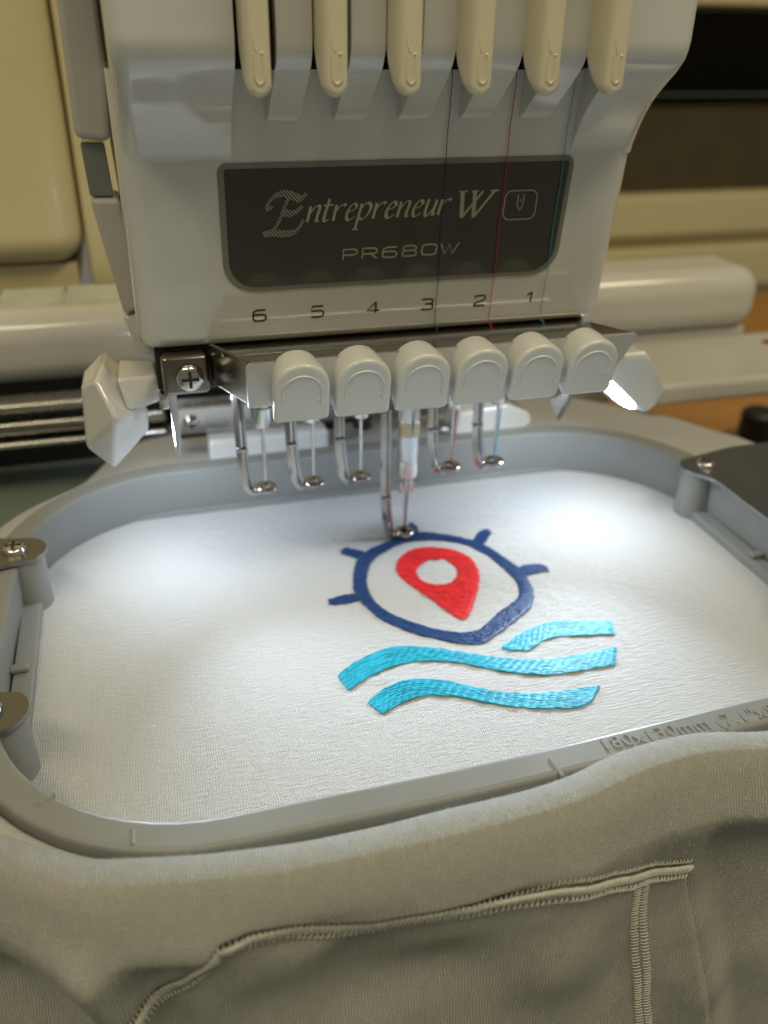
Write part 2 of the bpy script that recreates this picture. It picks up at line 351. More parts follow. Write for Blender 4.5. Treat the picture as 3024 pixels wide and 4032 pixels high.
# ---- left side guard of the head
GX = lambda pts, y: [(x, y, z) for x, z in pts]
prism('side_guard', GX([(-68.3, 175), (-68.6, 133), (-69, 107.5), (-61.9, 106.6), (-60.8, 120), (-60, 175)], 40), (0, 14, 0), GUARD, MC, 1.5, 3)
prism('guard_window', GX([(-68.2, 106.4), (-67.7, 95.4), (-62.7, 95.2), (-63.2, 106.2)], 42), (0, 10, 0), SMOKE, MC, .5)
prism('side_guard', GX([(-67.8, 95.2), (-63.8, 69), (-58.5, 71), (-61.5, 95)], 40), (0, 14, 0), GUARD, MC, 1.2, 3)
prism('guard_tail', GX([(-64.2, 68.6), (-61.6, 59), (-55.5, 56), (-58.5, 69.5)], 41), (0, 10, 0), WHITE, MC, .8, 3)
prism('guard_spine', GX([(-61.3, 175), (-62.2, 107), (-61.6, 94), (-59, 66), (-56, 66), (-56, 175)], 56), (0, 6, 0), CREAM, MC, .5)
# ---- nameplate and lettering
def rrect(x0, x1, z0, z1, rt, rb, n=8):
    out = []
    for cx_, cz_, r_, a0 in ((x1-rt, z1-rt, rt, 0), (x0+rt, z1-rt, rt, 90), (x0+rb, z0+rb, rb, 180), (x1-rb, z0+rb, rb, 270)):
        for i in range(n+1):
            a = math.radians(a0 + 90*i/n); out.append((cx_ + r_*math.cos(a), cz_ + r_*math.sin(a)))
    return out
nm = prism('nameplate', [PT(x, z, .02) for x, z in rrect(-42.1, 35.7, 78.4, 105.1, 2.0, 6.5)], Vector((0,-.9903,-.1386))*.28, PFRAME, MC, .12, 2, 38, 60)
prism('dark_inlay', [PT(x, z, .25) for x, z in rrect(-40.8, 34.5, 79.5, 104.0, .6, 5.6)], Vector((0,-.9903,-.1386))*.15, PLATE, nm, 0, 1, 38, 60)
_lay = [0]
def ribbon(bm, pts, wfun, out):
    P = [Vector((p[0], p[1])) for p in pts]; _lay[0] += 1; out += .0025*(_lay[0] % 9); A = []; B = []
    for i, p in enumerate(P):
        t = (P[min(i+1, len(P)-1)] - P[max(i-1, 0)]); t = t.normalized() if t.length else Vector((1, 0)); n = Vector((-t.y, t.x)); wd = wfun(t)/2
        A.append(bm.verts.new(PT(*(p + n*wd), out))); B.append(bm.verts.new(PT(*(p - n*wd), out)))
    for i in range(len(P)-1): bm.faces.new((A[i], B[i], B[i+1], A[i+1]))
def strokes(name, gl, ox, oz, sx, sz, wfun, material, parent, out, slant=0.0, smooth=True):
    bm = bmesh.new()
    for st in gl:
        pts = [(ox + x*sx + z*sz*slant, oz + z*sz) for x, z in st]
        if smooth and len(pts) > 2: pts = [tuple(q[:2]) for q in catmull([(a, b, 0) for a, b in pts], 5)]
        ribbon(bm, pts, wfun, out)
    bmesh.ops.scale(bm, vec=(S, S, S), verts=bm.verts)
    me = bpy.data.meshes.new(name); bm.to_mesh(me); bm.free(); me.materials.append(material)
    o = bpy.data.objects.new(name, me); COL.objects.link(o); o.parent = parent; return o
def nib(width, mn, deg):
    d = Vector((math.cos(math.radians(deg)), math.sin(math.radians(deg))))
    return lambda t: max(mn, width*abs(t.x*d.y - t.y*d.x))
IT = {
 'n': (.86, [[(0,.98),(0,0)], [(0,.45),(.22,.85),(.42,1),(.54,.86),(.5,.3),(.52,.05),(.68,.06)]]),
 't': (.60, [[(.12,1.38),(.06,.6),(.05,.16),(.14,0),(.34,.1)], [(-.14,.98),(.42,1.0)]]),
 'r': (.70, [[(0,.98),(0,0)], [(0,.5),(.2,.86),(.42,1.0),(.54,.9)]]),
 'e': (.72, [[(.03,.5),(.3,.6),(.46,.78),(.38,.98),(.2,.96),(.03,.6),(.02,.22),(.16,.0),(.34,.05),(.5,.22)]]),
 'p': (.88, [[(.02,.98),(0,.3),(-.03,-.62)], [(.0,.6),(.22,.94),(.44,1.0),(.6,.75),(.52,.3),(.28,.0),(.02,.1)], [(-.18,-.62),(.14,-.62)]]),
 'u': (.86, [[(-.05,.92),(.04,.98),(.02,.4),(.08,.06),(.24,.02),(.5,.5)], [(.55,1.0),(.52,.3),(.56,.04),(.72,.1)]]),
}
word = 'ntrepreneur'; tot = sum(IT[c][0] for c in word); adv = 31.6/(tot*1.0); x = -24.0
for c in word:
    strokes('letter', IT[c][1], x, 93.0 + .014*(x+24), adv*.98, 3.35, nib(.78, .20, 28), PRINT, nm, .43, .24); x += IT[c][0]*adv
strokes('letter', [[(0,1),(.28,0)], [(.28,0),(.88,1)], [(.52,1),(.8,0)], [(.8,0),(1.38,1)], [(-.16,1),(.2,1)], [(.38,1),(.68,1)], [(1.2,1),(1.54,1)]], 9.0, 92.6, 5.4, 5.6, nib(.95, .24, 20), PRINT, nm, .43, .22, False)
strokes('hatched_letter', [[(.92,.96),(.78,.84),(.58,.92),(.38,.97),(.16,.9),(.04,.72),(.1,.6)], [(.60,1.0),(.50,.84),(.40,.55),(.32,.3),(.18,.1),(-.02,.02)], [(.42,.53),(.58,.5),(.74,.56),(.84,.66)], [(-.02,.02),(.22,.05),(.48,.02),(.72,.06),(.84,.2),(.9,.34)]], -33.2, 90.6, 9.0, 8.7, nib(1.7, .7, 60), HATCH, nm, .43, .1)
UW = lambda wd: (lambda t: wd)
SQ = {
 'P': [[(0,0),(0,1),(.75,1),(.95,.92),(1,.75),(.95,.55),(.75,.46),(0,.46)]],
 'R': [[(0,0),(0,1),(.75,1),(.95,.92),(1,.75),(.95,.55),(.75,.46),(0,.46)], [(.55,.46),(1,0)]],
 '6': [[(.95,.98),(.3,.98),(.08,.86),(0,.6),(0,.25),(.06,.08),(.22,0),(.78,0),(.94,.08),(1,.28),(.94,.5),(.78,.57),(.2,.57),(.02,.5)]],
 '8': [[(.24,.54),(.08,.6),(.04,.78),(.1,.94),(.24,1),(.76,1),(.9,.94),(.96,.78),(.92,.6),(.76,.54),(.24,.54),(.06,.46),(0,.27),(.06,.06),(.22,0),(.78,0),(.94,.06),(1,.27),(.94,.46),(.76,.54)]],
 '0': [[(.22,0),(.78,0),(.95,.08),(1,.25),(1,.75),(.95,.92),(.78,1),(.22,1),(.05,.92),(0,.75),(0,.25),(.05,.08),(.22,0)]],
 'W': [[(-.1,1),(.25,0),(.5,.92),(.75,0),(1.12,1)]],
 '5': [[(.95,1),(.1,1),(.05,.56),(.75,.58),(.94,.5),(1,.3),(.94,.08),(.76,0),(.2,0),(.03,.06)]],
 '4': [[(1.02,.25),(0,.25),(.68,1),(.72,1),(.72,0)]],
 '3': [[(.02,.94),(.2,1),(.76,1),(.92,.92),(.95,.77),(.9,.6),(.74,.54),(.3,.54)], [(.74,.54),(.93,.47),(1,.28),(.94,.07),(.76,0),(.2,0),(0,.08)]],
 '2': [[(.03,.8),(.06,.94),(.22,1),(.76,1),(.93,.93),(.96,.74),(.88,.58),(.6,.46),(.2,.34),(.04,.2),(.02,.03),(1.0,.03)]],
 '1': [[(.18,.72),(.52,1),(.6,1),(.6,0)]],
}
x = -16.1
for c, wd in (('P',3.1),('R',3.3),('6',3.3),('8',3.3),('0',3.4),('W',3.5)):
    strokes('letter', SQ[c], x, 84.45 + .012*(x+16), wd, 2.3, UW(.34), PRINT, nm, .43, .05, False); x += wd + 1.25
strokes('needle_symbol', [[(p[0], p[1]) for p in rrect(20.3, 28.0, 91.7, 98.0, 1.6, 1.6, 5)] + [(28.0, 96.4)]], 0, 0, 1, 1, UW(.24), PRINT, nm, .43, 0, False)
strokes('needle_symbol', [[(23.4,97.2),(23.4,95.2),(23.7,94.2),(24.1,93.8),(24.5,94.2),(24.8,95.2),(24.8,97.2)], [(24.1,96.2),(24.1,95.5)]], 0, 0, 1, 1, UW(.24), PRINT, nm, .43, 0, False)
strokes('needle_symbol', [[(23.2,92.7),(25.0,92.7)], [(24.1,93.5),(24.1,91.95)]], 0, 0, 1, 1, UW(.3), REDINK, nm, .43, 0, False)
for k, c in enumerate('654321'):
    strokes('needle_number', SQ[c], -36.2 + 13.05*k, 71.45, 2.9 if c != '1' else 2.6, 2.55, UW(.42), INK, hd, .06, .03, False)

# ---- steel work under the panel
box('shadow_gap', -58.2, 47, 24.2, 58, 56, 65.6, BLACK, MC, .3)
box('rear_bar', -46.0, 46.2, 19.6, 24, 59.2, 65.6, BLKST, MC, .5)
br = box('mount_bracket', -57.2, -46.9, 18.6, 23.9, 56.4, 65.4, BLKST, MC, 1.1, 3)
screw('mount_screw', (-51.3, 18.6, 60.6), 3.1, (0,-1,0), CHROME, br)
box('bracket_hook', -58.4, -56.2, 20.5, 24, 52.5, 56.3, CHROME, br, .6)
bl = prism('hanging_blade', [(-56.3, 22, 57), (-54.4, 22, 57.5), (-54.6, 22, 44), (-55.2, 22, 39.8), (-56.0, 22, 41)], (0, 1.0, 0), CHROME, MC, .25)
prism('end_cheek', [(-46.6,19.4,58.6),(-46.6,19.4,67.6),(-40.3,4.2,68.3),(-40.3,4.2,58.6)], (1.0,.4,0), BLKST, MC, .3)
fl = prism('front_flange', [(-40.6,3,58.4),(-40.6,3,67.4),(-39.8,3,68.2),(49.4,3,68.2),(50.0,3,67.6),(46.8,3,62),(44,3,58.4)], (0,1.2,0), SATIN, MC, .3)
prism('top_ledge', [(-39.6,4.3,67.0),(49.6,4.3,67.0),(46.4,19.4,65.2),(-45.4,19.4,65.2)], (0,0,1.0), BLKST, MC, .3)
box('ledge_rib', -44.5, 40, 13.2, 14.8, 66.4, 67.5, CHROME, MC, .5)
prism('spring_plate', [(48.6,40,37.2),(55.2,40,39.2),(55.6,40,37.6),(52,40,30.6)], (0,.6,0), STEEL, MC, .15)
tube('spring_edge', [(52,39.8,30.8),(55.3,39.8,37.2),(55.2,39.8,40)], .5, CHROME, MC, 8)

# ---- the six thumb tabs
def tab_outline(w_, h_, z0, inset=0.0):
    hw = w_/2 - inset; top = z0 + h_ - inset; r_ = hw; out = [(-hw+.9, z0+inset), (hw-.9, z0+inset), (hw-.25, z0+inset+.25), (hw, z0+inset+.9)]
    for i in range(13):
        a = math.pi*i/12; out.append((hw*math.cos(a), top - r_*.92 + r_*.92*math.sin(a)))
    out += [(-hw, z0+inset+.9), (-hw+.25, z0+inset+.25)]
    return out
TX = lambda k: -29.9 + 13.28*k
def tab(k):
    xc = TX(k); lean = .22
    def P3(x_, z_, d): return Vector((xc + x_, -.6 - lean*(z_-56) + d, z_ + d*.22))
    bm = bmesh.new(); rings = []
    for d, ins in ((7.6, 1.0), (4.2, .3), (1.0, 0), (.5, .06), (.15, .25), (0, .62), (0, .9)):
        rings.append([bm.verts.new(P3(a, b, d)) for a, b in tab_outline(12.0, 13.6, 55.8, ins)])
    n = len(rings[0])
    for a, b in zip(rings, rings[1:]):
        for i in range(n): bm.faces.new((a[i], a[(i+1)%n], b[(i+1)%n], b[i]))
    bm.faces.new(rings[0]); bm.faces.new(rings[-1][::-1])
    o = finish(bm, 'thumb_tab', TABW, MC, 50)
    arch = [(-4.1, 61.0), (-4.1, 63.0)] + [(4.1*math.cos(math.pi*(1-i/12)), 63.2 + 3.7*math.sin(math.pi*i/12)) for i in range(13)] + [(4.1, 63.0), (4.1, 61.2)]
    tube('arch_ridge', [P3(a, b, .0) for a, b in arch], .24, TABW, o, 6)
    tube('latch_ridge', [P3(3.1, 61.2, .0), P3(4.0, 61.2, 0), P3(4.4, 59.6, 0)], .2, TABW, o, 6)
    box('tab_neck', xc-3, xc+3, 1.2, 3.4, 60, 66, WHITE, o, .3)
for k in range(6): tab(k)

# ---- needles and presser feet
NX = [5.64 + 13.04*(3-n) for n in (6,5,4,3,2,1)]; NY = 37.1
def presser(k, dz):
    xn = NX[k]; zf = 21.0 - dz
    f_ = bpy.data.objects.new('presser_foot', None); COL.objects.link(f_); f_.parent = MC; f_.empty_display_size = .005
    pth = catmull([(xn-6.0, NY+.8, zf+27+dz*.55), (xn-5.9, NY+.6, zf+16), (xn-5.7, NY+.4, zf+9), (xn-5.1, NY+.2, zf+3.2), (xn-4.6, NY, zf+.8), (xn-3.4, NY-.3, zf-.5), (xn-2.2, NY-.3, zf-.3)], 6)
    bm = bmesh.new(); tube_bm(bm, pth, 1.0, 4, 1.35); bev(bm, .22, 2, 50); finish(bm, 'stem', FOOT, f_, 45)
    box('foot_collar', xn-7.0, xn-4.3, NY-.9, NY+1.6, zf+11.5, zf+12.4, FOOT, f_, .25)
    tube('stem_rib', [p + Vector((1.2, -.3, .5)) for p in pth[:-10]], .42, FOOT, f_, 8)
    bm = bmesh.new(); seg = 36
    prof_ = [(1.15, .7), (1.6, .95), (2.4, .95), (2.85, .6), (2.9, 0), (2.7, -.6), (2.2, -.8), (1.3, -.75), (1.15, -.4)]
    rings = [[bm.verts.new((xn + r_*math.cos(2*math.pi*i/seg), NY - .2 + r_*math.sin(2*math.pi*i/seg), zf + h_)) for i in range(seg)] for r_, h_ in prof_]
    for a, b in zip(rings, rings[1:] + rings[:1]):
        for i in range(seg): bm.faces.new((a[i], a[(i+1)%seg], b[(i+1)%seg], b[i]))
    finish(bm, 'ring', FOOT, f_, 60)
    return f_
for k in range(6):
    dz = 19.6 if k == 3 else 0
    presser(k, dz)
    xn = NX[k]; zt = 39.0 - dz
    nd = tube('needle', [(xn, NY, zt+1), (xn, NY, zt-8), (xn, NY, zt-15), (xn+.02, NY, zt-18.8 if k != 3 else .4)], .42, CHROME, MC, 12, lambda t: .46 if t < .6 else .40 - .5*max(0, t-.67))
    lathe('needle_clamp', [(1.7, zt-.2), (2.2, zt+.2), (2.6, zt+2), (2.7, zt+5.5), (2.3, zt+5.6), (2.3, zt+22 + (dz if k == 3 else 0))], (xn, NY, 0), CHROME, nd, 28)
xn = NX[3]
nbar = lathe('needle_bar', [(1.2, 15.4), (1.3, 18.6), (2.3, 19.4), (2.85, 20.4), (2.9, 36), (2.9, 60)], (xn+.4, NY+.2, 0), BARM, MC, 32)
lathe('brass_collar', [(2.95, 32.4), (3.02, 32.6), (3.02, 36.4), (2.95, 36.6)], (xn+.4, NY+.2, 0), BRASS, nbar, 32)
for dx in (-1.5, 1.7): box('clamp_ear', xn+dx-.35, xn+dx+.35, NY-.8, NY+.8, 14.6, 18.2, BARM, nbar, .2)

# ---- work lamps either side of the needles
def work_lamp(sgn):
    if sgn < 0:
        pts = [(-69.6, 25, 63.4), (-71.4, 20, 60.9), (-68.0, 14.5, 53.7), (-75.9, 24, 43.6), (-74.9, 24.5, 58.5), (-70.6, 26, 36.4), (-61.6, 28, 44.6), (-61.1, 25, 50.6), (-69.5, 40, 61), (-75, 40, 56), (-76, 40, 44), (-70.5, 42, 36.6), (-62, 42, 44), (-62, 40, 52)]
    else:
        pts = [(56.5, 24, 55), (66.6, 24, 55.6), (68.2, 23, 53.5), (76.6, 27, 43.0), (76.4, 27, 41.0), (73.8, 27, 36.6), (71.0, 27, 36.4), (58.2, 25, 48.0), (56.5, 42, 55), (66, 42, 55), (76, 42, 43), (74, 42, 35), (70.2, 42, 33.2), (57.6, 42, 44.4)]
    o = hull('lamp_housing', pts, WHITE, MC, .9, 4)
    if sgn < 0:
        nk = [(-67.0, 21, 60.8), (-58.2, 24, 59.6), (-57.6, 25, 55.2), (-58.4, 26, 52.2), (-65.5, 19, 53.4), (-66.5, 36, 60), (-58.2, 36, 59), (-58.4, 36, 52.6), (-64, 36, 51.5)]
        hull('lamp_neck', nk, WHITE, o, .9, 3)
        A, B, C_, D_ = Vector((-70.0, 28.5, 37.4)), Vector((-62.4, 30, 44.0)), Vector((-62.6, 42, 43.4)), Vector((-69.6, 41, 37.0))
    else:
        A, B, C_, D_ = Vector((70.6, 27.6, 36.6)), Vector((58.6, 25.8, 47.4)), Vector((58.2, 37.5, 45.3)), Vector((70.15, 37.5, 34.6))
    c = (A + B + C_ + D_)/4; nrm = (B-A).cross(D_-A).normalized()
    if nrm.z > 0: nrm = -nrm
    bm = bmesh.new(); ring = []
    for i in range(32):                      # rounded lens on the face that looks down at the needles
        a = 2*math.pi*i/32; q = lambda v: math.copysign(abs(v)**.7, v); u_, v_ = q(math.cos(a))*.46 + .5, q(math.sin(a))*.46 + .5
        ring.append(A*(1-u_)*(1-v_) + B*u_*(1-v_) + C_*u_*v_ + D_*(1-u_)*v_ - nrm*.15)
    prism_bm(bm, ring, nrm*.5); finish(bm, 'led_lens', LED, o)
    l = bpy.data.lights.new('work_led', 'SPOT'); l.energy = 0.50 if sgn < 0 else 0.56; l.color = (.72, .85, 1.0); l.spot_size = math.radians(84); l.spot_blend = 1.0; l.shadow_soft_size = .0032
    lo = bpy.data.objects.new('work_led', l); COL.objects.link(lo); lo.location = (c + nrm*2.0)*S
    tgt = Vector((-8 if sgn > 0 else 4, -98, 15)); lo.rotation_euler = (tgt*S - lo.location).to_track_quat('-Z', 'Y').to_euler()
work_lamp(-1); work_lamp(1)

# ---- threads running down the panel to needles 3, 2 and 1
def thread(xt, xb, k, material, label):
    xn = NX[k]; dz = 19.6 if k == 3 else 0; ye = NY - .55
    pts = [(xt-.1, 22, 128), (xt, PY(122)-.2, 122.3)]
    for i in range(1, 10):
        z = 122 - i*6.0; t = i/10; pts.append((xt + (xb-xt)*t + .12*math.sin(i*2.1), PY(z) - .55 - .3*math.sin(math.pi*t), z))
    pts += [(xb, 20.6, 66.8), (xb-.3, 18.8, 66.8), (xb-.6, 16.6, 57), (xn+.9, 30, 52), (xn+.6, ye-2.6, 46 - dz*.45), (xn+.55, ye-.6, 38-dz), (xn+.3, ye+.05, 30-dz), (xn+.1, ye+.1, 24-dz), (xn, NY-.1, 21.2-dz)]
    tag(tube('sewing_thread', catmull(pts, 4), .085, material, None, 6, lambda t: .085 + .08*sst(.62, .75, t)), label, 'thread', 'threads on the needle head')
thread(5.2, 6.7, 3, NAVY, 'dark navy thread running past digit 3 to the lowered needle')
thread(19.0, 20.3, 4, RED, 'red thread running past digit 2 down to its needle')
thread(32.2, 33.8, 5, TEAL, 'teal thread running past digit 1 down to its needle')

# ================================================================== HOOP
HP = thing('embroidery_hoop', 'grey plastic embroidery hoop with steel brackets stretching the white knit', 'hoop')
HX, HY, HR = 96.0, 66.0, 40.0
def loop(off, n=15, m_=12):
    out = []; r_ = HR + off
    for cx_, cy_, a0 in ((HX-HR, HY-HR, 0), (-HX+HR, HY-HR, 90), (-HX+HR, -HY+HR, 180), (HX-HR, -HY+HR, 270)):
        for i in range(n+1):
            a = math.radians(a0 + 90*i/n); out.append((cx_ + r_*math.cos(a), cy_ + r_*math.sin(a)))
        # straight run to the next corner
        nx_ = {0:(-HX+HR, HY-HR, 90), 90:(-HX+HR, -HY+HR, 180), 180:(HX-HR, -HY+HR, 270), 270:(HX-HR, HY-HR, 0)}[a0]
        ax, ay = out[-1]; b = math.radians(nx_[2]); bx, by = nx_[0] + r_*math.cos(b), nx_[1] + r_*math.sin(b)
        for i in range(1, m_):
            t = i/m_; bow = (.9 if a0 != 180 else .2)*math.sin(math.pi*t); q = math.radians(a0 + 90); out.append((ax + (bx-ax)*t + bow*math.cos(q), ay + (by-ay)*t + bow*math.sin(q)))
    return [(x_, y_ + ((2.3 + 2.3*sst(-25, 60, x_))*sst(0, 50, -y_) if y_ < 0 else 0)) for x_, y_ in out]
def sweep(name, sec, material, parent, sharp=40):
    bm = bmesh.new(); rings = [[bm.verts.new((x_, y_, z_)) for x_, y_ in loop(o_)] for o_, z_ in sec]; n = len(rings[0])
    for a, b in zip(rings, rings[1:] + rings[:1]):
        for i in range(n): bm.faces.new((a[i], a[(i+1)%n], b[(i+1)%n], b[i]))
    return finish(bm, name, material, parent, sharp)
inner = sweep('inner_frame', [(.9, -.6), (.55, 6), (.15, 13.0), (.3, 13.7), (.7, 14.0), (1.1, 14.0), (5.4, 14.0), (5.8, 14.0), (6.2, 13.7), (6.4, 13.0), (6.4, -.6)], HOOP, HP)
sweep('outer_frame', [(6.9, -1.5), (6.9, 9.6), (7.3, 10.2), (9.8, 10.2), (10.2, 9.6), (10.2, -1.5)], HOOP, HP)
box('back_lip', -72, 73.5, 64.9, 67.6, -.2, 1.0, HOOP, HP, .3)
for s in (-1, 1):
    def X(a, b): return (min(s*a, s*b), max(s*a, s*b))
    x0, x1 = X(92.6, 97.2); lg = box('side_ledge', x0, x1, -29, 29, -.3, 2.6, HOOP, HP, .5)
    x0, x1 = X(93.6, 97.6); box('ledge_lug', x0, x1, -2.6, -.2, 2.7, 4.0, HOOP, lg, .5)
    for yy in (-29.5, 29.5):
        lathe('bracket_post', [(5.2, -.4), (4.9, 14.4)], (s*95.4, yy, 0), HOOP, HP, 32)
    # steel bracket plate with rounded lugs over both posts
    out = []
    for yy, a0, a1 in ((29.5, 90, 235), (-29.5, 125, 270)):
        for i in range(15):
            a = math.radians(a0 + (a1-a0)*i/14); out.append((95.4 + 5.9*math.cos(a), yy + 5.9*math.sin(a)))
        if yy > 0: out += [(93.8, 21.5), (94.6, 19.5), (94.6, -19.5), (93.8, -21.5)] if s > 0 else [(98, 23.5), (103.5, 22), (103.5, -22), (98, -23.5)]
    out += [(112, -36), (170, -37), (170, 40), (112, 39)]
    pl = prism('bracket_plate', [(s*a, b, 14.5) for a, b in out], (0, 0, 1.2), DARKPL, HP, .25, 2, 38, 60)
    for yy in (29.5, -29.5): screw('bracket_screw', (s*(97.0), yy, 15.7), 3.0 if yy > 0 else 2.8, (0,0,1), CHROME, pl)
lathe('plate_rivet', [(2.2, 15.7), (2.0, 16.4), (1.0, 16.7)], (122, 17, 0), CHROME, HP, 24)
# centre and end ticks moulded on the front rim
for (xa, ya, xb, yb) in ((1.6, -66.2, 2.2, -70.6), (-71.6, -63.0, -71.7, -66.0), (-86.9, -53.6, -84.2, -52.0)):
    tube('rim_tick', [(xa, ya, 13.95), (xb, yb, 13.95)], .38, HOOP, inner, 8)
def font_mesh(name, body, size, loc, material, parent, ext=.22):
    cu = bpy.data.curves.new(name, 'FONT'); cu.body = body; cu.size = size; cu.extrude = ext; cu.space_character = 1.05; cu.resolution_u = 3
    o = bpy.data.objects.new(name, cu); COL.objects.link(o); bpy.context.view_layer.update()
    me = bpy.data.meshes.new_from_object(o.evaluated_get(bpy.context.evaluated_depsgraph_get())); bpy.data.objects.remove(o)
    for v in me.vertices: v.co = Vector((v.co.x + loc[0], v.co.y + loc[1], v.co.z + loc[2]))*S
    me.materials.clear(); me.materials.append(material)
    o = bpy.data.objects.new(name, me); COL.objects.link(o); o.parent = parent; return o
font_mesh('moulded_lettering', '180x130mm (7.1"x5.1")', 4.4, (12.0, -67.0, 14.0), HOOP, inner)

# ================================================================== GARMENT
GM = thing('garment', 'off-white knit garment hooped for embroidery with pocket hanging in front', 'garment')
W1u = [(-26.88,-18.1),(-24.22,-15.76),(-20.36,-13.65),(-15.81,-11.86),(-11.47,-11.14),(-6.31,-12.49),(-2.02,-14.37),(2.68,-17.0),(7.36,-19.51),(12.04,-21.91),(17.61,-23.78),(22.79,-24.93),(28.45,-25.13),(34.48,-24.76),(40.03,-24.79)]
W1l = [(-25.58,-23.53),(-21.63,-21.16),(-17.06,-18.86),(-12.72,-17.74),(-7.96,-17.73),(-2.84,-18.86),(1.97,-20.85),(6.4,-23.77),(10.85,-26.47),(15.48,-28.59),(20.37,-30.08),(25.75,-30.57),(31.42,-30.62),(36.6,-30.63)]
W2u = [(-22.48,-28.38),(-18.91,-25.56),(-15.19,-23.93),(-11.73,-23.36),(-7.37,-24.31),(-3.36,-26.25),(.44,-28.71),(4.19,-31.15),(8.07,-33.13),(12.8,-34.65),(17.79,-35.58),(23.02,-36.09),(27.11,-36.2),(29.57,-36.55)]
W2l = [(-20.23,-32.61),(-15.86,-30.59),(-12.37,-29.65),(-9.1,-29.57),(-5.5,-30.51),(-1.55,-32.3),(1.58,-34.43),(5.3,-36.61),(9.73,-38.6),(14.31,-40.17),(19.08,-41.34),(22.92,-41.71),(25.76,-40.14)]
W3u = [(13.32,-17.93),(16.77,-15.72),(21.41,-13.51),(25.83,-11.98),(29.91,-11.37),(34.66,-12.6),(39.48,-13.73),(44.15,-14.71)]
W3l = [(14.85,-19.42),(17.43,-20.1),(19.09,-20.42),(23.73,-18.21),(27.87,-17.26),(31.89,-18.19),(37.41,-19.17),(42.36,-20.11)]
RO = [(-13.82,19.57),(-12.14,24.76),(-10.0,28.87),(-6.63,32.22),(-2.41,34.22),(1.31,35.63),(6.01,37.32),(9.49,37.57),(12.74,37.06),(18.55,33.96),(23.86,29.72),(26.76,26.16),(28.87,20.87),(30.27,16.2),(31.55,11.83),(31.34,7.26),(30.48,2.08),(27.07,-4.14),(22.37,-7.85),(17.18,-11.25),(13.33,-13.47),(9.82,-15.03),(7.05,-14.76),(3.29,-13.33),(-.2,-11.08),(-3.69,-8.7),(-7.49,-4.84),(-10.71,-1.07),(-13.01,3.76),(-14.55,9.15),(-15.02,13.81)]
RI = [(-10.9,17.44),(-8.6,23.85),(-5.3,28.11),(-.79,31.18),(3.98,33.38),(9.87,33.45),(16.01,31.57),(21.45,27.82),(25.06,21.84),(27.15,14.67),(28.06,8.1),(27.05,2.96),(24.23,-.87),(18.51,-4.41),(13.13,-8.44),(9.43,-10.4),(5.25,-9.89),(.98,-7.62),(-2.42,-4.76),(-6.34,-1.01),(-9.43,3.44),(-11.44,9.63)]
PO = [(-1.05,21.91),(.89,25.78),(4.21,28.68),(7.8,29.6),(12.46,28.57),(16.67,26.26),(19.48,22.52),(20.21,17.9),(19.33,12.43),(17.2,7.5),(13.27,.69),(10.53,-3.57),(8.81,-5.18),(7.28,-4.3),(5.17,.28),(2.76,6.61),(.06,12.59),(-1.49,17.78)]
PI_ = [(3.71,19.26),(5.67,21.63),(8.57,23.08),(12.09,22.62),(14.1,20.19),(14.56,16.47),(13.25,13.29),(10.9,11.15),(7.99,10.68),(4.92,12.01),(3.37,14.46),(3.09,17.3)]
SPK = [[(-7.85,31.62),(-12.07,34.83),(-13.8,34.36),(-14.11,32.01),(-12.0,30.13),(-9.09,28.05)],[(-13.71,12.42),(-18.93,12.47),(-22.53,11.6),(-22.59,9.34),(-21.26,8.74),(-14.17,9.18)],[(23.65,29.62),(28.26,34.43),(30.79,34.61),(30.82,32.46),(26.26,27.06)],[(6.36,37.07),(7.42,41.38),(9.67,43.67),(10.69,41.39),(10.07,37.25)],[(31.14,13.36),(33.72,14.14),(37.49,13.61),(39.05,11.91),(38.62,9.73),(36.59,9.82),(31.43,9.32)]]
cl = lambda L_: [(p.x, p.y) for p in catmull([(a, b, 0) for a, b in L_], 5, True)]
op = lambda L_: [(p.x, p.y) for p in catmull([(a, b, 0) for a, b in L_], 6)]
from mathutils.kdtree import KDTree
outl = [q for L_ in (cl(RO), cl(RI), cl(PO), cl(PI_), op(W1u), op(W1l), op(W2u), op(W2l), op(W3u), op(W3l)) for q in L_] + [q for L_ in SPK for q in L_]
kd = KDTree(len(outl))
for i_, q in enumerate(outl): kd.insert((q[0], q[1], 0), i_)
kd.balance()
rows = []; uvs = []; base = loop(3.0, 30, 60); NR = 120
def sag0(x_, y_): return .18*nz(x_/30, y_/30) + .09*nz(x_/6, y_/6, 3) - .05
def sag(x_, y_):
    d_ = kd.find((x_, y_, 0))[2]; pull = math.exp(-d_/3.5)
    return .18*nz(x_/30, y_/30) + .09*nz(x_/6, y_/6, 3) - .05 + pull*(.40*nz(x_/2.8, y_/2.8, 8) - .16)
for i in range(NR+1):
    t = i/NR; t = .0005 + .9995*t
    row = [(x_*t, y_*t, sag(x_*t, y_*t)) for x_, y_ in base]; rows.append(row); uvs.append([(p[0], p[1]) for p in row])
grid('hooped_fabric', rows, FAB, GM, uvs, closed=True)
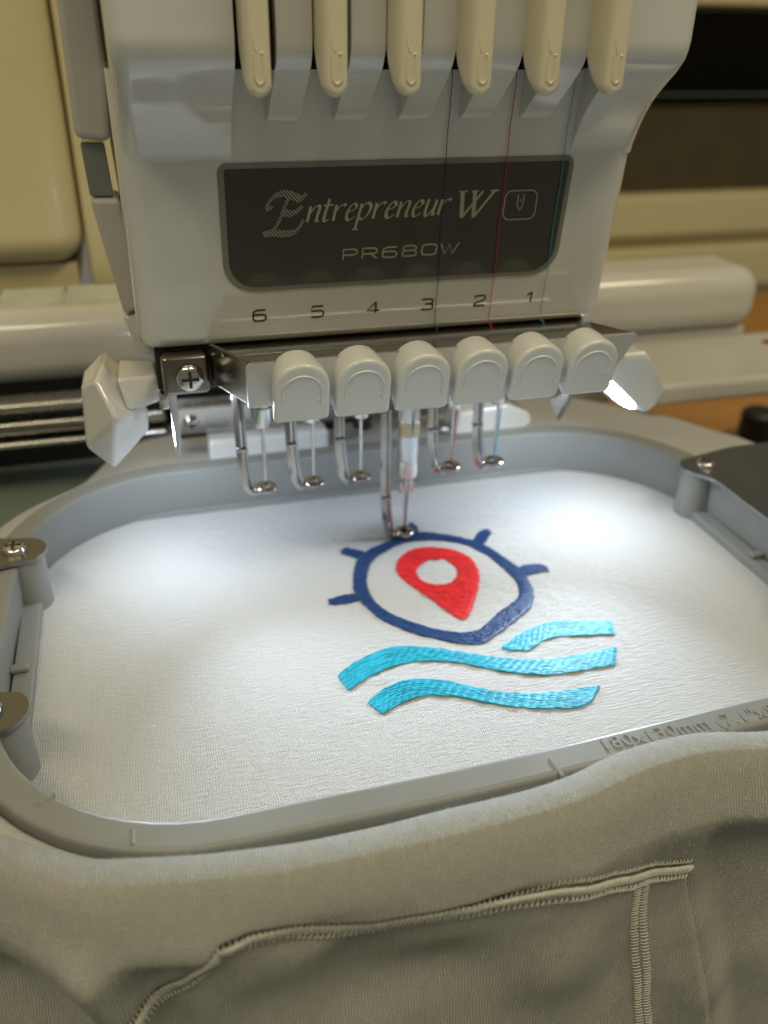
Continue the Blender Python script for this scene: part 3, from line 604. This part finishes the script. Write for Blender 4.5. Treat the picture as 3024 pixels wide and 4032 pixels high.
# fabric that comes up outside the frame and falls away behind and beside it
rows = []; uvs = []; lp = loop(6.0, 24, 40)
skirt = [(6.65, 6), (6.65, 9.8), (6.9, 11.6), (7.8, 12.6), (9.4, 12.2), (11.5, 10.6), (15, 9.2), (20, 8.4), (26, 7.6), (33, 6.8), (41, 6.0), (50, 5.0), (60, 3.0)]
inn = loop(11.5, 24, 40)
for o_, z_ in skirt:
    lp = loop(o_, 24, 40); row = []
    for j, (x_, y_) in enumerate(lp):
        g = max(0, o_-8)/38; zz = z_ + min(1, g*3)*(1.6*nz(x_/20, y_/20, 1.3) + .7*nz(x_/8, y_/8, 5))
        bx, by = x_, y_
        if o_ > 11.5:
            ix, iy = inn[j]
            if iy > 25: lim = 21 + 40*sst(-85, -50, ix) if ix < 0 else 61 - 10*sst(60, 95, ix)
            elif ix > 0: lim = 46
            else: lim = 19
            if iy < -10: lim = 12.5
            f_ = (lim-11.5)/48.5; bx, by = ix + (x_-ix)*f_, iy + (y_-iy)*f_; t_ = (o_-11.5)/48.5
            zz = 10.6 - 7*f_*t_ - (1-f_)*7*t_*t_ + 1.2*nz(bx/18, by/18, 1.3)*min(1, 4*t_)
        row.append((bx, by, zz if o_ > 7 else z_))
    rows.append(row); uvs.append([(p[0], p[1]) for p in row])
grid('outer_fabric', rows, FAB, GM, uvs, closed=True)

# ---- front drape hanging over the frame
CREST = [(-150, -40, 15), (-118, -55, 17.5), (-101, -63.5, 19), (-91.8, -68.1, 19.8), (-84.6, -73.1, 19.8), (-77.6, -77.0, 19.8), (-63.6, -79.8, 19.8), (-49.4, -81.8, 19.8), (-34.3, -82.1, 19.8), (-18.2, -81.9, 19.8), (-0.8, -80.8, 19.8), (14.5, -77.5, 19.8), (27.2, -76.9, 19.8), (42.8, -79.9, 19.8), (60, -80, 19), (85, -75, 18), (120, -60, 16)]
def interp(tab_, x_):
    for a, b in zip(tab_, tab_[1:]):
        if x_ <= b[0]:
            t = max(0, (x_-a[0])/(b[0]-a[0])); return [a[i] + (b[i]-a[i])*t for i in range(1, len(a))]
    return list(tab_[-1][1:])
_cr = catmull(CREST, 8); CR = [(p.x, p.y, p.z) for p in _cr]
def gauss(d, s_): return math.exp(-(d/s_)**2)
def drape_y(x_, z_):
    yc, zc = interp(CR, x_); t = max(0, zc - z_)
    y = yc - 7.0*math.tanh((t/8)**.6) + 2.6*math.tanh(max(0, t - 10)/14)
    # folds (towards the viewer is -y)
    g = sst(3, 14, t)
    y -= g*(2.6*nz(x_/20, z_/26, 2.2) + 1.0*nz(x_/9, z_/13, 7.7))
    y -= g*3.0*gauss(x_ + 79 + .10*(z_+5), 4.0)*sst(4, 12, t)*(1-sst(40, 60, t))
    y += g*4.5*gauss(x_ + 87 + .1*z_, 5.5)*sst(14, 30, t)
    y += g*2.2*gauss(x_ + 71, 4.5)*sst(8, 20, t)
    y += 3.4*recess(x_, z_)
    y += 1.8*gauss(x_ + 44, 13)*gauss(z_ - 9.5, 4)
    y -= 1.8*gauss(x_ + 64, 8)*gauss(z_ - 11, 4)
    y += 5.0*gauss(x_ + 93, 9)*gauss(z_ + 8, 10)
    y += 4.0*gauss(x_ + 33, 15)*gauss(z_ + 10, 9)
    y -= 2.0*gauss(x_ - 2, 9)*gauss(z_ + 14, 12)
    y += g*4.5*sst(25, 33, x_ + .28*(z_ + 2))*sst(8, 24, t)
    y -= g*2.2*gauss(x_ - 8 + .5*(z_+2), 9)*gauss(t - 9, 8)
    y += g*2.0*gauss(x_ + 36 - .3*z_, 8)*gauss(t - 20, 7)
    return y
SEAMX = [(-74.1, -8.5), (-66.2, 0.5), (-60.3, 10.4), (-55.4, 11.1), (-49.2, 10.4), (-42.9, 8.3), (-35.7, 7.2), (-28.3, 7.5), (-20.7, 7.2), (-12.7, 8.3), (-4.5, 8.7), (5.7, 5.0), (18.2, -1.4), (24.4, -3.6)]
def recess(x_, z_):
    if x_ < -80: return 0
    zs = interp(SEAMX, min(x_, 14.5))[0]; amp = sst(-80, -66, x_)*(1 - sst(-26, 0, x_))
    return amp*(1-sst(zs-1.5, zs+3.0, z_))
xs = [-150 + 270*i/360 for i in range(361)]; rows = []; uvs = []
back = [(1-i/6) for i in range(6)]
def roll(x_, q):                                # q 0 at the crest .. 1 down in the gap behind it
    yc, zc = interp(CR, x_); a = q*math.radians(125)
    return (x_, yc + 8.6*math.sin(a), zc - 6.6*(1-math.cos(a)) + .5*nz(x_/14, 3, q)*math.sin(a))
for q in [1 - i/14 for i in range(14)]:
    rows.append([roll(x_, q) for x_ in xs]); uvs.append([(x_, 12*q) for x_ in xs])
NV = 150
for i in range(NV+1):
    t = 125*(i/NV)**1.9
    rows.append([(x_, drape_y(x_, interp(CR, x_)[1] - t), interp(CR, x_)[1] - t) for x_ in xs]); uvs.append([(x_, -t - 7*math.tanh(t/6)) for x_ in xs])
drape_o = grid('front_drape', rows, FABD, GM, uvs)

# short fibres standing off the fleece
def fuzz(name, n, fn, parent, material, l0=.5, l1=1.4, wd=.035):
    V = []; F = []; rnd = random.Random(5)
    for i in range(n):
        p = fn(rnd); d = Vector((rnd.gauss(0, 1), rnd.gauss(-.5, .8), rnd.gauss(.3, 1))).normalized()*rnd.uniform(l0, l1); q = Vector((rnd.gauss(0,1), rnd.gauss(0,1), rnd.gauss(0,1))); sd = d.cross(q).normalized()*wd
        b = len(V); mid = p + d*.55 + q*.12
        V += [(p-sd)*S, (p+sd)*S, (mid+sd*.8)*S, (mid-sd*.8)*S, (p+d)*S]; F += [(b, b+1, b+2, b+3), (b+3, b+2, b+4)]
    me = bpy.data.meshes.new(name); me.from_pydata([tuple(v) for v in V], [], F); me.materials.append(material)
    o = bpy.data.objects.new(name, me); COL.objects.link(o); o.parent = parent; o['kind'] = 'stuff'; return o
def on_drape(r_):
    x_ = r_.uniform(-105, 60); zc = interp(CR, x_)[1]
    if r_.random() < .45:
        return Vector(roll(x_, r_.uniform(0, .7)))
    t = 45*r_.random()**1.8; return Vector((x_, drape_y(x_, zc - t), zc - t))
fuzz('fleece_fibre', 16000, on_drape, drape_o, FABD, .3, .9, .022)
# ---- patch pocket on the drape
pt_top = [(p.x, p.y) for p in catmull([(a, b, 0) for a, b in SEAMX], 8)]
def surf(x_, z_, d=0): return Vector((x_, drape_y(x_, z_) - d, z_))
bot = [(-76.0, -80.0), (40.4, -58.1)]
rows = []; uvs = []; NC = len(pt_top)
def pk(u, v):
    a = pt_top[u]; f_ = u/(NC-1); b = (bot[0][0] + (bot[1][0]-bot[0][0])*f_, bot[0][1] + (bot[1][1]-bot[0][1])*f_); f2 = (a[0]-pt_top[0][0])/(pt_top[-1][0]-pt_top[0][0])
    b = (bot[0][0] + (bot[1][0]-bot[0][0])*f2, bot[0][1] + (bot[1][1]-bot[0][1])*f2)
    return a[0] + (b[0]-a[0])*v, a[1] + (b[1]-a[1])*v
for j in range(61):
    v = (j/60)**1.3; row = []; uv = []
    for u in range(NC):
        x_, z_ = pk(u, v); edge = (NC-1-u)
        d = 1.3 + .35*nz(x_/11, z_/14, 4) - .7*gauss(v*60 - 6, 2.2)*0
        if edge < 2: d = .15 + .55*edge
        row.append(surf(x_, z_, d)); uv.append((x_*1.0 + 40, z_))
    rows.append(row); uvs.append(uv)
pocket = grid('pocket', rows, FABD, GM, uvs)
cord = [surf(x_, z_, 1.35) for x_, z_ in pt_top]
tube('pocket_cord', cord, .95, SEAM, pocket, 14, lambda t: .9 + .07*math.sin(t*260), .5)
# overlock stitches either side of the cord and the cover stitch running down the pocket
def stitch_row(name, pts, half, step, r_, out, zig=True):
    bm = bmesh.new(); L_ = 0; last = Vector(pts[0]); acc = []
    d_ = 0
    for a, b in zip(pts, pts[1:]):
        seg = (b-a).length; k = 0
        while d_ < seg:
            acc.append((a + (b-a)*(d_/seg), (b-a).normalized())); d_ += step
        d_ -= seg
    for i, (p, t) in enumerate(acc):
        n = Vector((-t.z, 0, t.x)); o_ = Vector((0, -out, 0)); j = Vector((random.uniform(-.08,.08), 0, random.uniform(-.08,.08)))
        a = p - n*half + o_*.4 + j; b = p + n*half + t*step*.55 + o_*.4 + j; c = (a+b)/2 + o_
        tube_bm(bm, [a, (a+c)/2 + o_*.3, c, (b+c)/2 + o_*.3, b], r_, 5)
    return finish(bm, name, SEAM, pocket, 70)
def offs(pts, d, out):
    r_ = []
    for i, p in enumerate(pts):
        a = pts[max(0, i-1)]; b = pts[min(len(pts)-1, i+1)]; t = Vector((b[0]-a[0], b[1]-a[1])).normalized(); n = Vector((-t.y, t.x))
        x_, z_ = p[0] + n.x*d, p[1] + n.y*d; r_.append(surf(x_, z_, out))
    return r_
stitch_row('overlock_wrap', offs(pt_top, 0, 1.3), .9, .7, .1, .48)['kind'] = 'stuff'
stitch_row('overlock_stitching', offs(pt_top, 1.3, .45), .45, .9, .10, .25)['kind'] = 'stuff'
stitch_row('overlock_stitching', offs(pt_top, -1.75, 1.55), .55, .95, .17, .4)['kind'] = 'stuff'
cs = []
ia = min(range(NC), key=lambda i: abs(pt_top[i][0] - 10.0))
for off_, nm_ in ((0, "cover_stitching"), (2.1, "cover_stitching")):
    pts = []
    for j in range(50):
        x_, z_ = pk(ia, .04 + .9*j/49); pts.append(surf(x_ + off_, z_, 1.65))
    stitch_row(nm_, pts, .8, 1.0, .11, .16)['kind'] = 'stuff'

# ---- embroidery
def stitch(bm, a, b, hgt, r_):
    a = Vector(a); b = Vector(b); d = b - a; L_ = d.length
    if L_ < .25: return
    t = d/L_; n = Vector((-t.y, t.x)); z0 = sag0((a.x+b.x)/2, (a.y+b.y)/2); rings = []
    for f_, h_, w_ in ((0, .05, .5), (.18, .8, 1), (.5, 1, 1.05), (.82, .8, 1), (1, .05, .5)):
        p = a + d*f_; zc = z0 + .02 + hgt*h_
        rings.append([bm.verts.new((p.x + n.x*r_*w_*c_, p.y + n.y*r_*w_*c_, zc + r_*s_)) for c_, s_ in ((1, -.3), (.6, .65), (-.6, .65), (-1, -.3))])
    for q, w_ in zip(rings, rings[1:]):
        for k in range(3): bm.faces.new((q[k], q[k+1], w_[k+1], w_[k]))
    bm.faces.new(rings[0]); bm.faces.new(rings[-1][::-1])
def runs(polys, y_, ang):
    ca, sa = math.cos(ang), math.sin(ang); X_ = []
    for P_ in polys:
        for i in range(len(P_)):
            a, b = P_[i], P_[(i+1) % len(P_)]; ay = -a[0]*sa + a[1]*ca; by = -b[0]*sa + b[1]*ca
            if (ay > y_) != (by > y_):
                t = (y_-ay)/(by-ay); ax = a[0]*ca + a[1]*sa; bx = b[0]*ca + b[1]*sa; X_.append(ax + (bx-ax)*t)
    X_.sort(); return list(zip(X_[::2], X_[1::2]))
def fill(name, polys, ang, material, hgt=.28, gap=.35, slen=3.3, label=None):
    bm = bmesh.new(); ca, sa = math.cos(ang), math.sin(ang)
    ys = [-p[0]*sa + p[1]*ca for P_ in polys for p in P_]; y_ = min(ys) + .1; i = 0
    while y_ < max(ys):
        for x0, x1 in runs(polys, y_, ang):
            x0 += random.uniform(-.28, .12); x1 += random.uniform(-.12, .28)
            cuts = [x0]; c_ = math.floor(x0/slen)*slen + slen*((i*.37) % 1)
            while c_ < x1:
                if c_ > x0 + .9 and c_ < x1 - .9: cuts.append(c_ + random.uniform(-.25, .25))
                c_ += slen
            cuts.append(x1)
            for a, b in zip(cuts, cuts[1:]):
                j0, j1 = random.uniform(-.06, .06), random.uniform(-.06, .06)
                f_ = lambda q, j: (q*ca - (y_+j)*sa, q*sa + (y_+j)*ca)
                stitch(bm, f_(a, j0), f_(b, j1), hgt + random.uniform(-.08, .08), .2)
        y_ += gap; i += 1
    return finish(bm, name, material, GM, 60)
def flow(name, up, lo, material, hgt=.30, n=17, slen=3.9):
    up = op(up); lo = op(lo)
    def samp(L_, t):
        q = t*(len(L_)-1); i = min(int(q), len(L_)-2); f_ = q-i; return Vector((L_[i][0] + (L_[i+1][0]-L_[i][0])*f_, L_[i][1] + (L_[i+1][1]-L_[i][1])*f_))
    bm = bmesh.new()
    for k in range(n):
        v = (k+.5)/n; pts = [samp(up, t/120).lerp(samp(lo, t/120), v) for t in range(121)]; tot = sum((b-a).length for a, b in zip(pts, pts[1:]))
        s0 = slen*((k*.41) % 1); tgt = [random.uniform(-.3, .2)]; q = s0
        while q < tot - .8:
            if q > .8: tgt.append(q + random.uniform(-.3, .3))
            q += slen
        tgt.append(tot + random.uniform(-.2, .3))
        def at(d_):
            if d_ <= 0: return pts[0] + (pts[0]-pts[1]).normalized()*(-d_)
            for a, b in zip(pts, pts[1:]):
                L_ = (b-a).length
                if d_ <= L_: return a + (b-a)*(d_/L_)
                d_ -= L_
            return pts[-1] + (pts[-1]-pts[-2]).normalized()*d_
        for a, b in zip(tgt, tgt[1:]):
            j = Vector((0, random.uniform(-.06, .06))); stitch(bm, at(a)+j, at(b)-j, hgt + random.uniform(-.08, .08), .19)
    return finish(bm, name, material, GM, 60)
def pad(name, polys, material, h_=.16):          # solid underlay below the stitches
    bm = bmesh.new()
    def ringv(P_, z_): return [bm.verts.new((a, b, z_)) for a, b in P_]
    eds = []
    for P_ in polys:
        r_ = ringv(P_, h_); eds += [bm.edges.new((r_[i], r_[(i+1) % len(r_)])) for i in range(len(r_))]
    bmesh.ops.triangle_fill(bm, use_beauty=True, edges=eds)
    return bm
def embroider(name, polys, ang, material, **kw):
    o = fill(name, polys, ang, material, **kw)
    u = finish(pad('underlay', polys, material), 'underlay', material, o, 60); return o
wheel = embroider('stitched_wheel', [cl(RO), cl(RI)], math.radians(-14), NAVY)
for s_ in SPK: embroider('stitched_spoke', [s_], math.radians(-14), NAVY, hgt=.28)
embroider('stitched_pin', [cl(PO), cl(PI_)], math.radians(-14), RED)
for up, lo, n in ((W1u, W1l, 20), (W2u, W2l, 19), (W3u, W3l, 19)):
    o = flow('stitched_wave', up, lo, TEAL, n=n)
    finish(pad('underlay', [op(up) + op(lo)[::-1]], TEAL), 'underlay', TEAL, o, 60)
